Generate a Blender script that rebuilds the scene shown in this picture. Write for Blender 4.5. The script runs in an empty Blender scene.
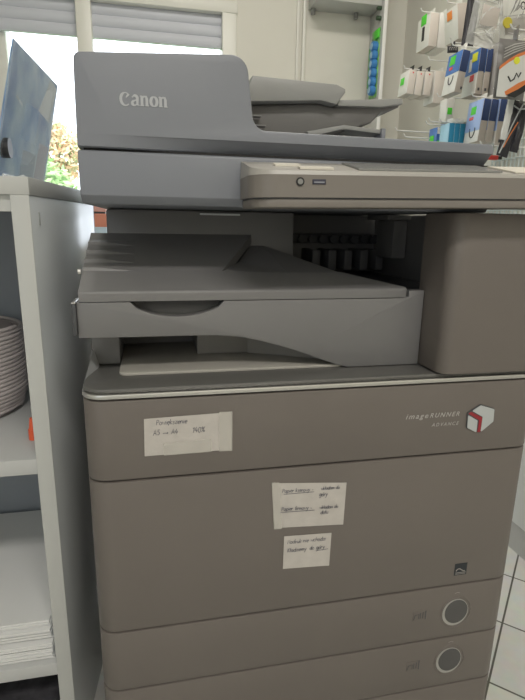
import bpy, bmesh, math, random
from mathutils import Vector, Matrix

random.seed(7)
sc = bpy.context.scene
COL = sc.collection
R = math.radians

# ------------------------------------------------------------------ camera
yaw, pitch, roll, FPX = 0.2130, -0.2459, 0.0174, 506.95
cd = bpy.data.cameras.new('camera')
cam = bpy.data.objects.new('camera', cd)
COL.objects.link(cam)
sc.camera = cam
fw = Vector((math.sin(yaw) * math.cos(pitch), math.cos(yaw) * math.cos(pitch), math.sin(pitch)))
rt = Vector((math.cos(yaw), -math.sin(yaw), 0))
up = rt.cross(fw)
rt2 = rt * math.cos(roll) + up * math.sin(roll)
up2 = -rt * math.sin(roll) + up * math.cos(roll)
cam.matrix_world = Matrix(((rt2.x, up2.x, -fw.x, 0.0854), (rt2.y, up2.y, -fw.y, -0.5674),
                           (rt2.z, up2.z, -fw.z, 0.83), (0, 0, 0, 1)))
cd.sensor_fit = 'VERTICAL'
cd.sensor_height = 36.0
cd.lens = 36.0 * FPX / 700.0
cd.clip_start = 0.02
cd.clip_end = 300

# ------------------------------------------------------------------ world, lamps, exposure
W = bpy.data.worlds.new('sky')
sc.world = W
W.use_nodes = True
bg = W.node_tree.nodes['Background']
bg.inputs[0].default_value = (0.86, 0.93, 1.0, 1)
bg.inputs[1].default_value = 4.0


def area(name, loc, target, sx, sy, power, col):
    l = bpy.data.lights.new(name, 'AREA')
    l.shape = 'RECTANGLE'
    l.size, l.size_y, l.energy, l.color = sx, sy, power, col
    o = bpy.data.objects.new(name, l)
    COL.objects.link(o)
    o.location = loc
    o.rotation_euler = (Vector(target) - Vector(loc)).to_track_quat('-Z', 'Y').to_euler()
    return o


area('ceiling_lamp_front', (0.3, -1.75, 2.55), (0.3, -1.75, 0), 1.2, 0.3, 34, (1.0, 0.96, 0.90))
area('ceiling_lamp_back', (0.5, 0.85, 2.6), (0.5, 0.85, 0), 1.2, 0.3, 19, (1.0, 0.94, 0.86))
area('added_blue_fill', (-1.3, -2.3, 1.35), (0.1, -0.1, 1.0), 1.2, 1.9, 7, (0.80, 0.89, 1.0))  # added bluish fill for the copier front, no door stands here

sc.view_settings.view_transform = 'Standard'
sc.view_settings.look = 'None'
sc.view_settings.exposure = 0.0
sc.view_settings.gamma = 1.0
sc.view_settings.use_curve_mapping = False
try:
    sc.cycles.use_denoising = True
    sc.cycles.max_bounces = 8
    sc.cycles.sample_clamp_indirect = 6.0
except Exception:
    pass

# ------------------------------------------------------------------ materials
MATS = {}


def mat(name, col, rough=0.5, metal=0.0, var=0.0, scale=20.0, bump=0.0, spec=0.5, bscale=None, coat=0.0):
    if name in MATS:
        return MATS[name]
    m = bpy.data.materials.new(name)
    m.use_nodes = True
    nt = m.node_tree
    b = nt.nodes['Principled BSDF']
    b.inputs['Base Color'].default_value = (*col, 1)
    b.inputs['Roughness'].default_value = rough
    b.inputs['Metallic'].default_value = metal
    b.inputs['Specular IOR Level'].default_value = spec
    b.inputs['Coat Weight'].default_value = coat
    tc = nt.nodes.new('ShaderNodeTexCoord')
    if var:
        n = nt.nodes.new('ShaderNodeTexNoise')
        n.inputs['Scale'].default_value = scale
        n.inputs['Detail'].default_value = 4
        nt.links.new(tc.outputs['Object'], n.inputs['Vector'])
        r = nt.nodes.new('ShaderNodeValToRGB')
        r.color_ramp.elements[0].position = 0.3
        r.color_ramp.elements[1].position = 0.7
        r.color_ramp.elements[0].color = (*[max(0, c * (1 - var)) for c in col], 1)
        r.color_ramp.elements[1].color = (*[min(1, c * (1 + var)) for c in col], 1)
        nt.links.new(n.outputs['Fac'], r.inputs['Fac'])
        nt.links.new(r.outputs['Color'], b.inputs['Base Color'])
    if bump:
        n2 = nt.nodes.new('ShaderNodeTexNoise')
        n2.inputs['Scale'].default_value = bscale or 900
        n2.inputs['Detail'].default_value = 2
        nt.links.new(tc.outputs['Object'], n2.inputs['Vector'])
        bp = nt.nodes.new('ShaderNodeBump')
        bp.inputs['Strength'].default_value = bump
        bp.inputs['Distance'].default_value = 0.002
        nt.links.new(n2.outputs['Fac'], bp.inputs['Height'])
        nt.links.new(bp.outputs['Normal'], b.inputs['Normal'])
    MATS[name] = m
    return m


def clear_mat(name, col, alpha, rough=0.12, bump=0.0, bscale=40):
    m = mat(name, col, rough, bump=bump, bscale=bscale)
    m.node_tree.nodes['Principled BSDF'].inputs['Alpha'].default_value = alpha
    return m


PANEL = mat('panel_lit_grey', (0.205, 0.184, 0.165), 0.42, var=0.03, scale=6, bump=0.05)  # body plastic in a lighter copy, the light on the panel painted in
BODY = mat('warm_grey_plastic', (0.158, 0.138, 0.124), 0.46, var=0.04, scale=6, bump=0.05)
UPPER = mat('glare_tinted_grey', (0.212, 0.222, 0.250), 0.42, var=0.03, scale=6, bump=0.05)  # blue tint and extra lightness stand in for window glare
INNER = mat('tray_grey_plastic', (0.188, 0.184, 0.184), 0.42, var=0.04, scale=8, bump=0.05)
LIGHTG = mat('paper_tray_beige', (0.44, 0.42, 0.38), 0.5, var=0.03, scale=8)
DARK = mat('dark_grey_plastic', (0.07, 0.072, 0.078), 0.5)
GAP = mat('black_gap', (0.016, 0.015, 0.015), 0.7)
SILVER = mat('silver_trim', (0.62, 0.61, 0.59), 0.28, metal=0.9)
LOGO = mat('silver_print', (0.46, 0.47, 0.49), 0.4)
PALEPRINT = mat('pale_print', (0.34, 0.32, 0.30), 0.5)
WHITEP = mat('white_plastic', (0.47, 0.49, 0.49), 0.4)
REDP = mat('red_plastic', (0.30, 0.02, 0.03), 0.4)
PAPER = mat('note_paper', (0.53, 0.495, 0.46), 0.85, var=0.05, scale=60, bump=0.2, bscale=120)
INK = mat('pen_ink', (0.10, 0.10, 0.13), 0.6)
TAPE = clear_mat('clear_tape', (0.75, 0.72, 0.66), 0.35, 0.2)
LAMW = mat('white_laminate', (0.53, 0.535, 0.515), 0.38, var=0.02, scale=4)
LAMWIN = mat('white_laminate_inner', (0.55, 0.555, 0.55), 0.4, var=0.02, scale=4)
BACKB = mat('grey_backboard', (0.30, 0.33, 0.37), 0.5)
SHEET = mat('white_paper', (0.78, 0.78, 0.77), 0.8)
CABLEW = mat('pinkish_white_cable', (0.58, 0.52, 0.515), 0.4)
ORANGE = mat('orange_red_plastic', (0.85, 0.13, 0.05), 0.35)
WALL = mat('wall_paint', (0.70, 0.685, 0.62), 0.7, var=0.015, scale=3, bump=0.1, bscale=200)
CEIL = mat('ceiling_paint', (0.8, 0.79, 0.76), 0.8)
PVC = mat('window_frame_white', (0.74, 0.735, 0.68), 0.35)
SHUT = mat('grey_shutter', (0.58, 0.60, 0.66), 0.5)
WIRE = mat('white_wire', (0.80, 0.80, 0.78), 0.35)
GRIDW = mat('pale_grid_wire', (0.66, 0.72, 0.71), 0.4)
WHITEB = mat('white_card', (0.80, 0.79, 0.75), 0.5, var=0.02)
CREAM = mat('cream_card', (0.70, 0.64, 0.58), 0.55, var=0.02)
BEIGE = mat('beige_card', (0.52, 0.46, 0.41), 0.55, var=0.02)
NAVY = mat('navy_card', (0.022, 0.05, 0.16), 0.4)
BLUE = mat('mid_blue_card', (0.07, 0.20, 0.55), 0.4)
LBLUE = mat('light_blue_card', (0.38, 0.52, 0.85), 0.4)
CYAN = mat('teal_blue_card', (0.03, 0.27, 0.46), 0.4)
GREENS = mat('green_sticker', (0.10, 0.72, 0.05), 0.5)
ORANGES = mat('orange_sticker', (0.95, 0.30, 0.05), 0.5)
YELLOWS = mat('yellow_sticker', (0.85, 0.86, 0.05), 0.5)
REDS = mat('red_sticker', (0.75, 0.10, 0.10), 0.5)
BLACKP = mat('black_plastic', (0.018, 0.018, 0.02), 0.4)
BAG = clear_mat('clear_plastic_bag', (0.80, 0.80, 0.79), 0.32, 0.14, bump=0.9, bscale=45)
BAGD = clear_mat('grey_plastic_bag', (0.30, 0.29, 0.28), 0.75, 0.2, bump=0.9, bscale=45)
ACRYL = clear_mat('clear_acrylic', (0.78, 0.86, 0.90), 0.22, 0.05)


def leaflet_mat():
    m = bpy.data.materials.new('blue_leaflet_print')
    m.use_nodes = True
    nt = m.node_tree
    b = nt.nodes['Principled BSDF']
    b.inputs['Roughness'].default_value = 0.25
    tc = nt.nodes.new('ShaderNodeTexCoord')
    n = nt.nodes.new('ShaderNodeTexNoise')
    n.inputs['Scale'].default_value = 16
    n.inputs['Detail'].default_value = 5
    r = nt.nodes.new('ShaderNodeValToRGB')
    cr = r.color_ramp
    cr.elements[0].position = 0.34
    cr.elements[0].color = (0.30, 0.46, 0.72, 1)
    cr.elements[1].position = 0.68
    cr.elements[1].color = (0.75, 0.84, 0.90, 1)
    e = cr.elements.new(0.5)
    e.color = (0.52, 0.66, 0.82, 1)
    nt.links.new(tc.outputs['Object'], n.inputs['Vector'])
    nt.links.new(n.outputs['Fac'], r.inputs['Fac'])
    nt.links.new(r.outputs['Color'], b.inputs['Base Color'])
    tl = nt.nodes.new('ShaderNodeBsdfTranslucent')
    nt.links.new(r.outputs['Color'], tl.inputs['Color'])
    mx = nt.nodes.new('ShaderNodeMixShader')
    mx.inputs[0].default_value = 0.6
    nt.links.new(b.outputs[0], mx.inputs[1])
    nt.links.new(tl.outputs[0], mx.inputs[2])
    nt.links.new(mx.outputs[0], nt.nodes['Material Output'].inputs['Surface'])
    return m


def tile_mat():
    m = bpy.data.materials.new('floor_tiles')
    m.use_nodes = True
    nt = m.node_tree
    b = nt.nodes['Principled BSDF']
    b.inputs['Roughness'].default_value = 0.3
    tc = nt.nodes.new('ShaderNodeTexCoord')
    mp = nt.nodes.new('ShaderNodeMapping')
    mp.vector_type = 'TEXTURE'
    mp.inputs['Location'].default_value = (0.919, 0.3455, 0)
    mp.inputs['Rotation'].default_value = (0, 0, R(45.5))
    br = nt.nodes.new('ShaderNodeTexBrick')
    br.offset = 0.0
    br.inputs['Color1'].default_value = (0.60, 0.60, 0.565, 1)
    br.inputs['Color2'].default_value = (0.66, 0.66, 0.62, 1)
    br.inputs['Mortar'].default_value = (0.10, 0.095, 0.08, 1)
    br.inputs['Scale'].default_value = 1.0
    br.inputs['Mortar Size'].default_value = 0.0022
    br.inputs['Mortar Smooth'].default_value = 0.2
    br.inputs['Brick Width'].default_value = 0.174
    br.inputs['Row Height'].default_value = 0.174
    nt.links.new(tc.outputs['Object'], mp.inputs['Vector'])
    nt.links.new(mp.outputs['Vector'], br.inputs['Vector'])
    n = nt.nodes.new('ShaderNodeTexNoise')
    n.inputs['Scale'].default_value = 30
    n.inputs['Detail'].default_value = 6
    nt.links.new(tc.outputs['Object'], n.inputs['Vector'])
    mx = nt.nodes.new('ShaderNodeMix')
    mx.data_type = 'RGBA'
    mx.blend_type = 'MULTIPLY'
    mx.inputs[0].default_value = 0.25
    nt.links.new(br.outputs['Color'], mx.inputs[6])
    nt.links.new(n.outputs['Color'], mx.inputs[7])
    nt.links.new(mx.outputs[2], b.inputs['Base Color'])
    return m


# ------------------------------------------------------------------ mesh helpers
def link(name, me, m, parent=None):
    o = bpy.data.objects.new(name, me)
    COL.objects.link(o)
    if m is not None:
        for mm in (m if isinstance(m, (list, tuple)) else [m]):
            me.materials.append(mm)
    if parent is not None:
        o.parent = parent
        o.matrix_parent_inverse = PINV[parent.name]
        PINV[o.name] = Matrix.Identity(4)
    return o


PINV = {}


def finish(name, bm, m, parent=None, smooth=35, M=None):
    bmesh.ops.recalc_face_normals(bm, faces=bm.faces[:])
    if M is not None:
        bm.transform(M)
    me = bpy.data.meshes.new(name)
    bm.to_mesh(me)
    bm.free()
    if smooth:
        for p in me.polygons:
            p.use_smooth = True
        me.set_sharp_from_angle(angle=R(smooth))
    return link(name, me, m, parent)


def root(name, loc, label, cat, group=None):
    o = bpy.data.objects.new(name, None)
    COL.objects.link(o)
    o.empty_display_size = 0.05
    o.location = loc
    o['label'] = label
    o['category'] = cat
    if group:
        o['group'] = group
    PINV[o.name] = Matrix.Translation(-Vector(loc))
    return o


def tag(o, label, cat, group=None, kind=None):
    o['label'] = label
    o['category'] = cat
    if group:
        o['group'] = group
    if kind:
        o['kind'] = kind
    return o


def bm_box(bm, x0, x1, y0, y1, z0, z1, bev=0.0, seg=2):
    t = bmesh.new()
    bmesh.ops.create_cube(t, size=1)
    for v in t.verts:
        v.co = Vector(((x0 + x1) / 2 + v.co.x * (x1 - x0), (y0 + y1) / 2 + v.co.y * (y1 - y0), (z0 + z1) / 2 + v.co.z * (z1 - z0)))
    if bev:
        bmesh.ops.bevel(t, geom=t.edges[:] + t.verts[:], offset=bev, segments=seg, profile=0.5, affect='EDGES')
    merge(bm, t)


def merge(bm, t):
    me = bpy.data.meshes.new('tmp')
    t.to_mesh(me)
    t.free()
    bm.from_mesh(me)
    bpy.data.meshes.remove(me)


def box(name, x0, x1, y0, y1, z0, z1, m, bev=0.0, parent=None, seg=2, M=None):
    bm = bmesh.new()
    bm_box(bm, x0, x1, y0, y1, z0, z1, bev, seg)
    return finish(name, bm, m, parent, M=M)


def bm_prism(bm, poly, axis, a0, a1, bev=0.0, seg=2):
    t = bmesh.new()

    def P(u, v, a):
        return {'X': (a, u, v), 'Y': (u, a, v), 'Z': (u, v, a)}[axis]
    A = [t.verts.new(P(u, v, a0)) for u, v in poly]
    B = [t.verts.new(P(u, v, a1)) for u, v in poly]
    n = len(poly)
    fa = t.faces.new(A)
    fb = t.faces.new(B[::-1])
    for i in range(n):
        t.faces.new((A[i], A[(i + 1) % n], B[(i + 1) % n], B[i]))
    bmesh.ops.recalc_face_normals(t, faces=t.faces[:])
    if bev:
        ed = list(set(fa.edges[:] + fb.edges[:]))
        bmesh.ops.bevel(t, geom=ed, offset=bev, segments=seg, profile=0.5, affect='EDGES')
    merge(bm, t)


def prism(name, poly, axis, a0, a1, m, bev=0.0, parent=None, seg=2, M=None):
    bm = bmesh.new()
    bm_prism(bm, poly, axis, a0, a1, bev, seg)
    return finish(name, bm, m, parent, M=M)


def rpoly(pts, n=6):
    """polygon with rounded corners: pts = (x, y, r)"""
    out = []
    N = len(pts)
    for i, (x, y, r) in enumerate(pts):
        p = Vector((x, y))
        if not r:
            out.append((x, y))
            continue
        a = (Vector(pts[i - 1][:2]) - p).normalized()
        b = (Vector(pts[(i + 1) % N][:2]) - p).normalized()
        ang = a.angle(b)
        d = r / math.tan(ang / 2)
        c = p + (a + b).normalized() * (r / math.sin(ang / 2))
        s, e = p + a * d - c, p + b * d - c
        for k in range(n + 1):
            t = k / n
            w = (s.normalized().slerp(e.normalized(), t)).normalized() * r
            out.append((c.x + w.x, c.y + w.y))
    return out


def fp(x0, x1, y0, y1, r=0.025):
    """floor plan with rounded front corners"""
    return rpoly([(x0, y0, r), (x1, y0, r), (x1, y1, 0), (x0, y1, 0)])


def bm_tube(bm, pts, r, n=8, closed=False):
    pts = [Vector(p) for p in pts]
    rings = []
    N = len(pts)
    ref = Vector((0, 0, 1))
    for i, p in enumerate(pts):
        if closed:
            d = (pts[(i + 1) % N] - pts[i - 1]).normalized()
        else:
            d = (pts[min(i + 1, N - 1)] - pts[max(i - 1, 0)]).normalized()
        u = d.cross(ref)
        if u.length < 0.05:
            u = d.cross(Vector((0, 1, 0)))
        u.normalize()
        v = d.cross(u)
        rr = r[i] if isinstance(r, (list, tuple)) else r
        rings.append([bm.verts.new(p + (u * math.cos(2 * math.pi * k / n) + v * math.sin(2 * math.pi * k / n)) * rr) for k in range(n)])
    for i in range(N if closed else N - 1):
        a, b = rings[i], rings[(i + 1) % N]
        for k in range(n):
            bm.faces.new((a[k], a[(k + 1) % n], b[(k + 1) % n], b[k]))
    if not closed:
        bm.faces.new(rings[0])
        bm.faces.new(rings[-1][::-1])


def tube(name, pts, r, m, parent=None, n=8, closed=False, M=None):
    bm = bmesh.new()
    bm_tube(bm, pts, r, n, closed)
    return finish(name, bm, m, parent, smooth=60, M=M)


def bm_cyl(bm, c, r, axis, a0, a1, n=32, r1=None):
    t = bmesh.new()
    r1 = r if r1 is None else r1

    def P(u, v, a):
        return {'X': (a, c[0] + u, c[1] + v), 'Y': (c[0] + u, a, c[1] + v), 'Z': (c[0] + u, c[1] + v, a)}[axis]
    A = [t.verts.new(P(r * math.cos(2 * math.pi * k / n), r * math.sin(2 * math.pi * k / n), a0)) for k in range(n)]
    B = [t.verts.new(P(r1 * math.cos(2 * math.pi * k / n), r1 * math.sin(2 * math.pi * k / n), a1)) for k in range(n)]
    t.faces.new(A)
    t.faces.new(B[::-1])
    for k in range(n):
        t.faces.new((A[k], A[(k + 1) % n], B[(k + 1) % n], B[k]))
    bmesh.ops.recalc_face_normals(t, faces=t.faces[:])
    merge(bm, t)


def ribbons(name, strokes, m, parent, y, th=0.0003):
    """flat ink strokes on a plane y: each stroke = [(x, z, width), ...]"""
    bm = bmesh.new()
    for s in strokes:
        if len(s) < 2:
            continue
        L, Rr = [], []
        yy = y - 1.5e-5 * (len(bm.verts) % 997) / 10
        for i, (x, z, w) in enumerate(s):
            a = s[max(i - 1, 0)]
            b = s[min(i + 1, len(s) - 1)]
            d = Vector((b[0] - a[0], b[1] - a[1]))
            if d.length < 1e-9:
                d = Vector((1, 0))
            d.normalize()
            nx, nz = -d.y * w / 2, d.x * w / 2
            L.append(bm.verts.new((x + nx, yy, z + nz)))
            Rr.append(bm.verts.new((x - nx, yy, z - nz)))
        for i in range(len(s) - 1):
            bm.faces.new((L[i], L[i + 1], Rr[i + 1], Rr[i]))
    for f in bm.faces:
        f.normal_update()
        if f.normal.y > 0:
            f.normal_flip()
    r = bmesh.ops.extrude_face_region(bm, geom=bm.faces[:])
    for v in [g for g in r['geom'] if isinstance(g, bmesh.types.BMVert)]:
        v.co.y -= th
    me = bpy.data.meshes.new(name)
    bm.to_mesh(me)
    bm.free()
    return link(name, me, m, parent)


def arc(cx, cz, rx, rz, a0, a1, n=10):
    return [(cx + rx * math.cos(R(a0 + (a1 - a0) * k / n)), cz + rz * math.sin(R(a0 + (a1 - a0) * k / n))) for k in range(n + 1)]


# single-stroke hand letters on a unit grid: x-height 1, ascender 1.8, descender -0.8
O_ = arc(.4, .5, .38, .5, 60, 420)
GLYPH = {
    'a': ([O_ + [(.8, 1), (.78, .3), (.95, 0)]], 1.05), 'b': ([[(.05, 1.8), (.05, 0)] + arc(.4, .5, .36, .5, 200, 500)], .95),
    'c': ([arc(.42, .5, .4, .5, 50, 310)], .9), 'd': ([O_ + [(.8, 1.8), (.8, .1), (.95, 0)]], 1.05),
    'e': ([[(.05, .5), (.75, .58)] + arc(.42, .5, .38, .5, 20, 310)], .9), 'f': ([[(.7, 1.7), (.45, 1.8), (.3, 1.4), (.3, 0)], [(.05, 1), (.6, 1)]], .7),
    'g': ([O_ + [(.8, 1), (.8, -.5), (.5, -.85), (.05, -.6)]], 1.0), 'h': ([[(.05, 1.8), (.05, 0)], [(.05, .6), (.4, 1), (.7, .8), (.72, 0)]], .95),
    'i': ([[(.1, 1), (.1, .1), (.25, 0)], [(.1, 1.4), (.13, 1.46)]], .45), 'j': ([[(.3, 1), (.3, -.5), (.05, -.8)], [(.3, 1.4), (.33, 1.46)]], .5),
    'k': ([[(.05, 1.8), (.05, 0)], [(.65, 1), (.08, .45), (.7, 0)]], .85), 'l': ([[(.1, 1.8), (.1, .1), (.3, 0)]], .45),
    'm': ([[(.05, 1), (.05, 0)], [(.05, .6), (.3, 1), (.5, .8), (.5, 0)], [(.5, .6), (.75, 1), (.98, .8), (.98, 0)]], 1.25),
    'n': ([[(.05, 1), (.05, 0)], [(.05, .6), (.4, 1), (.68, .8), (.7, 0)]], .95), 'o': ([O_], .95),
    'p': ([[(.05, 1), (.05, -.8)], arc(.4, .5, .36, .5, 160, -160)], .95), 'r': ([[(.05, 1), (.05, 0)], [(.05, .55), (.35, 1), (.6, .9)]], .7),
    's': ([[(.6, .9), (.3, 1), (.1, .75), (.6, .3), (.35, 0), (.05, .12)]], .8), 'u': ([[(.05, 1), (.08, .2), (.35, 0), (.7, .3), (.72, 1), (.75, .1), (.9, 0)]], 1.0),
    'w': ([[(.05, 1), (.25, 0), (.5, .8), (.75, 0), (.98, 1)]], 1.1), 'y': ([[(.05, 1), (.35, .15)], [(.75, 1), (.3, -.6), (.02, -.8)]], .9),
    'z': ([[(.05, 1), (.7, 1), (.05, 0), (.72, 0)]], .85),
    'ł': ([[(.15, 1.8), (.15, .1), (.35, 0)], [(-.05, .8), (.4, 1.15)]], .5), 'ę': ([[(.05, .5), (.75, .58)] + arc(.42, .5, .38, .5, 20, 310), [(.55, .02), (.4, -.3), (.6, -.4)]], .9),
    'ó': ([O_, [(.45, 1.3), (.65, 1.6)]], .95), 'P': ([[(.1, 1.7), (.1, 0)], [(.1, 1.7), (.6, 1.65), (.8, 1.25), (.55, .85), (.1, .8)]], 1.0),
    'A': ([[(0, 0), (.42, 1.7), (.85, 0)], [(.15, .6), (.7, .6)]], 1.05), 'N': ([[(.05, 0), (.1, 1.7), (.75, 0), (.8, 1.7)]], 1.05),
    'K': ([[(.1, 1.7), (.1, 0)], [(.8, 1.7), (.12, .8), (.85, 0)]], 1.0), '5': ([[(.7, 1.6), (.2, 1.6), (.15, .95), (.55, .95), (.75, .5), (.45, 0), (.05, .1)]], .95),
    '4': ([[(.4, 1.6), (.05, .55), (.8, .55)], [(.6, 1.0), (.55, 0)]], .95), '1': ([[(.1, 1.2), (.35, 1.6), (.35, 0)]], .6),
    '0': ([arc(.4, .8, .35, .8, 90, 450)], .95), '%': ([arc(.2, 1.3, .17, .25, 0, 360, 8), [(.85, 1.6), (.1, 0)], arc(.75, .3, .17, .25, 0, 360, 8)], 1.1),
    '-': ([[(.1, .5), (.7, .55)]], .8), '>': ([[(.0, .5), (1.5, .55)], [(1.2, .8), (1.55, .55), (1.2, .25)]], 1.8), ' ': ([], .7),
}


def hand(text, x, z, s, w, slope=0.0, slant=0.15):
    out = []
    xs = x
    for ch in text:
        g, adv = GLYPH[ch]
        j = random.uniform(-.08, .08)
        for st in g:
            o = []
            for (u, v) in st:
                px = x + (u + slant * v) * s
                o.append((px, z + (v + j) * s + slope * (px - xs), w))
            out.append(o)
        x += adv * s
    return out, x


def text_mesh(name, txt, size, m, parent, origin, y, shear=0.0, spacing=1.0, sx=1.0, slope=0.0):
    cu = bpy.data.curves.new('tmp_text', 'FONT')
    cu.body = txt
    cu.size = size
    cu.shear = shear
    cu.space_character = spacing
    cu.extrude = 0.0002
    o = bpy.data.objects.new('tmp_text', cu)
    COL.objects.link(o)
    bpy.context.view_layer.update()
    me = bpy.data.meshes.new_from_object(o.evaluated_get(bpy.context.evaluated_depsgraph_get()))
    bpy.data.objects.remove(o)
    bpy.data.curves.remove(cu)
    me.transform(Matrix(((sx, 0, 0, origin[0]), (0, 0, -1, y), (slope, 1, 0, origin[1]), (0, 0, 0, 1))))
    me.name = name
    me.materials.clear()
    return link(name, me, m, parent)


def flat(name, pts, y, th, m, parent, bev=0.0):
    """a thin plate whose front outline lies at plane y, facing -Y"""
    return prism(name, pts, 'Y', y, y + th, m, bev, parent)


def structure(o):
    o['kind'] = 'structure'
    return o


# ------------------------------------------------------------------ the room
YW, XR, XL, YB, ZC = 2.2, 1.42, -2.2, -2.6, 2.75
structure(box('floor', XL - .1, XR + .1, YB - .1, YW + .25, -.06, 0, tile_mat()))
structure(box('ceiling', XL - .1, XR + .1, YB - .1, YW + .25, ZC, ZC + .08, CEIL))
structure(box('wall_right', XR, XR + .1, YB, YW + .25, 0, ZC, WALL))
structure(box('wall_left', XL - .1, XL, YB, YW + .25, 0, ZC, WALL))
structure(box('wall_front', XL - .1, XR + .1, YB - .1, YB, 0, ZC, WALL))
WX0, WX1, WZ0, WZ1 = -1.55, 0.52, 0.70, 1.83
bm = bmesh.new()
bm_box(bm, XL, WX0, YW, YW + .25, 0, ZC)
bm_box(bm, WX1, XR, YW, YW + .25, 0, ZC)
bm_box(bm, WX0, WX1, YW, YW + .25, 0, WZ0)
bm_box(bm, WX0, WX1, YW, YW + .25, WZ1, ZC)
structure(finish('wall_back', bm, WALL))
# window: frame, mullion, glass, sill
win = structure(root('window_1', (-.5, YW, WZ0), '', ''))
del win['label'], win['category']
bm = bmesh.new()
FY0, FY1 = YW - .012, YW + .09
bm_box(bm, WX0 - .01, WX1 + .01, FY0 - .003, FY1, WZ1 - .018, WZ1 + .035, .006)
bm_box(bm, WX0, WX1, FY0, FY1, WZ0, WZ0 + .085, .006)
bm_box(bm, WX1 - .066, WX1 + .004, FY0, FY1, WZ0 + .08, WZ1 - .016, .003)
bm_box(bm, WX0, WX0 + .066, FY0, FY1, WZ0 + .08, WZ1 - .016, .003)
finish('window_frame', bm, PVC, win)
box('window_mullion', -.225, -.155, FY0 - .006, FY1, WZ0 + .02, WZ1 + .0, PVC, .008, win)
box('window_mullion', -.64, -.545, YW + .052, YW + .14, WZ0 + .02, WZ1 + .0, PVC, .008, win)
for a, b in ((WX0 + .066, -.225), (-.155, WX1 - .066)):
    bm = bmesh.new()
    sl = []
    for k in range(3):
        z0 = 1.664 + k * .050
        sl += [(YW + .026, z0), (YW + .021, z0 + .006), (YW + .016, z0 + .025), (YW + .021, z0 + .044)]
    bm_prism(bm, sl + [(YW + .026, 1.82), (YW + .042, 1.82), (YW + .042, 1.664)], 'X', a - .0, b + .0)
    finish('roller_shutter', bm, SHUT, win)
    g = box('window_glass', a - .01, b + .01, YW + .046, YW + .050, WZ0 + .07, WZ1, clear_mat('window_glass', (.9, .95, 1), 0.04, 0.02), 0, win)
box('window_sill', WX0 - .05, WX1 + .05, YW - .16, YW - .001, WZ0 - .035, WZ0 - .002, PVC, .008, win)
# a batten beside the alcove
bm = bmesh.new()
bm_box(bm, .829, .842, YW - .012, YW - .0005, 0, ZC, .003)
bm_box(bm, .858, .873, YW - .02, YW - .0005, 0, ZC, .003)
structure(finish('trim_1', bm, PVC))

# ------------------------------------------------------------------ outside
structure(box('ground', -40, 40, YW + .25, 90, -.9, -.8, mat('outside_grass', (.16, .28, .06), .9, var=.3, scale=3)))


def tree(name, x, y, z0, h, rad, cols, label, seed):
    rnd = random.Random(seed)
    r = root(name, (x, y, z0), label, 'tree')
    bm = bmesh.new()
    for k in range(5):
        a = rnd.uniform(0, 6.28)
        pts = [(x, y, z0)]
        q = Vector((x, y, z0))
        for s in range(5):
            q = q + Vector((math.cos(a) * rad * .10 * s * .6, math.sin(a) * rad * .10 * s * .6, h * .13))
            pts.append(tuple(q))
        bm_tube(bm, pts, [.05 * h / 3 * (1 - .17 * s) for s in range(6)], 6)
    finish('trunk', bm, mat('bark', (.16, .11, .07), .9), r)
    bm = bmesh.new()
    mats = [mat('leaf_%02d_%02d' % (c[0] * 100, c[1] * 100), c, .7) for c in cols]
    for k in range(1700):
        v = Vector((rnd.gauss(0, 1), rnd.gauss(0, 1), rnd.gauss(0, 1))).normalized() * rad * rnd.uniform(.35, 1) ** .6
        c = Vector((x, y, z0 + h * .62)) + Vector((v.x, v.y, v.z * .95))
        s = rnd.uniform(.08, .14) * rad
        e1 = Vector((rnd.gauss(0, 1), rnd.gauss(0, 1), rnd.gauss(0, 1))).normalized()
        e2 = e1.orthogonal().normalized()
        q = [bm.verts.new(c + e1 * s), bm.verts.new(c + e2 * s * .5), bm.verts.new(c - e1 * s), bm.verts.new(c - e2 * s * .5)]
        f = bm.faces.new(q)
        f.material_index = rnd.choice([0, 0, 1, 2])
    me = bpy.data.meshes.new('foliage')
    bm.to_mesh(me)
    bm.free()
    link('foliage', me, mats, r)


GC = [(.42, .60, .26), (.52, .66, .32), (.34, .52, .24)]  # leaf colours paled to stand in for overexposed daylight
OC = [(.75, .50, .30), (.66, .54, .34), (.46, .58, .30)]
tree('garden_tree', -1.72, 8.4, -.8, 3.2, .66, GC, 'green leafy tree outside the window left of the copier', 1)
tree('garden_tree', -1.72, 10.4, -.8, 4.6, .60, OC, 'orange brown autumn tree behind the window pane beside the copier', 2)
tree('garden_tree', -4.2, 11, -.8, 4.2, .9, GC, 'green tree outside, seen behind the acrylic leaflet stand', 3)
tree('garden_bush', -.95, 7.0, -.8, 2.2, .6, GC, 'low green bush outside the window beside the copier', 4)
# boxes on the window sill, seen through the gap beside the copier
for nm, z0, z1, x0, x1, c, lab in (('pale_blue_box', WZ0 - .0015, .797, -.25, -.13, (.50, .62, .72), 'pale blue box at the bottom of the little pile on the window sill'),
                                   ('brick_box', .7972, .859, -.24, -.125, (.62, .24, .16), 'brick orange box in the middle of the little pile on the window sill'),
                                   ('pink_box', .8680, .925, -.235, -.128, (.66, .36, .32), 'pinkish box on top of the little pile on the window sill')):
    r = root('small_box', ((x0 + x1) / 2, 2.09, z0), lab, 'box', 'boxes on the window sill')
    box('box_body', x0, x1, 2.055, 2.125, z0, z1, mat(nm, c, .6), .002, r)
    if nm == 'pink_box':
        box('gap_shade_slab', x0 + .004, x1 - .004, 2.060, 2.12, .8592, z0, DARK, 0, r)  # dark slab added to paint the shaded gap between the boxes
    else:
        box('box_lid', x0 - .001, x1 + .001, 2.054, 2.126, z1 - .012, z1 - .0002, mat(nm, c, .6), .0008, r)

# ------------------------------------------------------------------ the copier
cop = root('photocopier', (.30, .33, 0), 'large grey office photocopier with document feeder and three paper notes taped on', 'photocopier')
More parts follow.
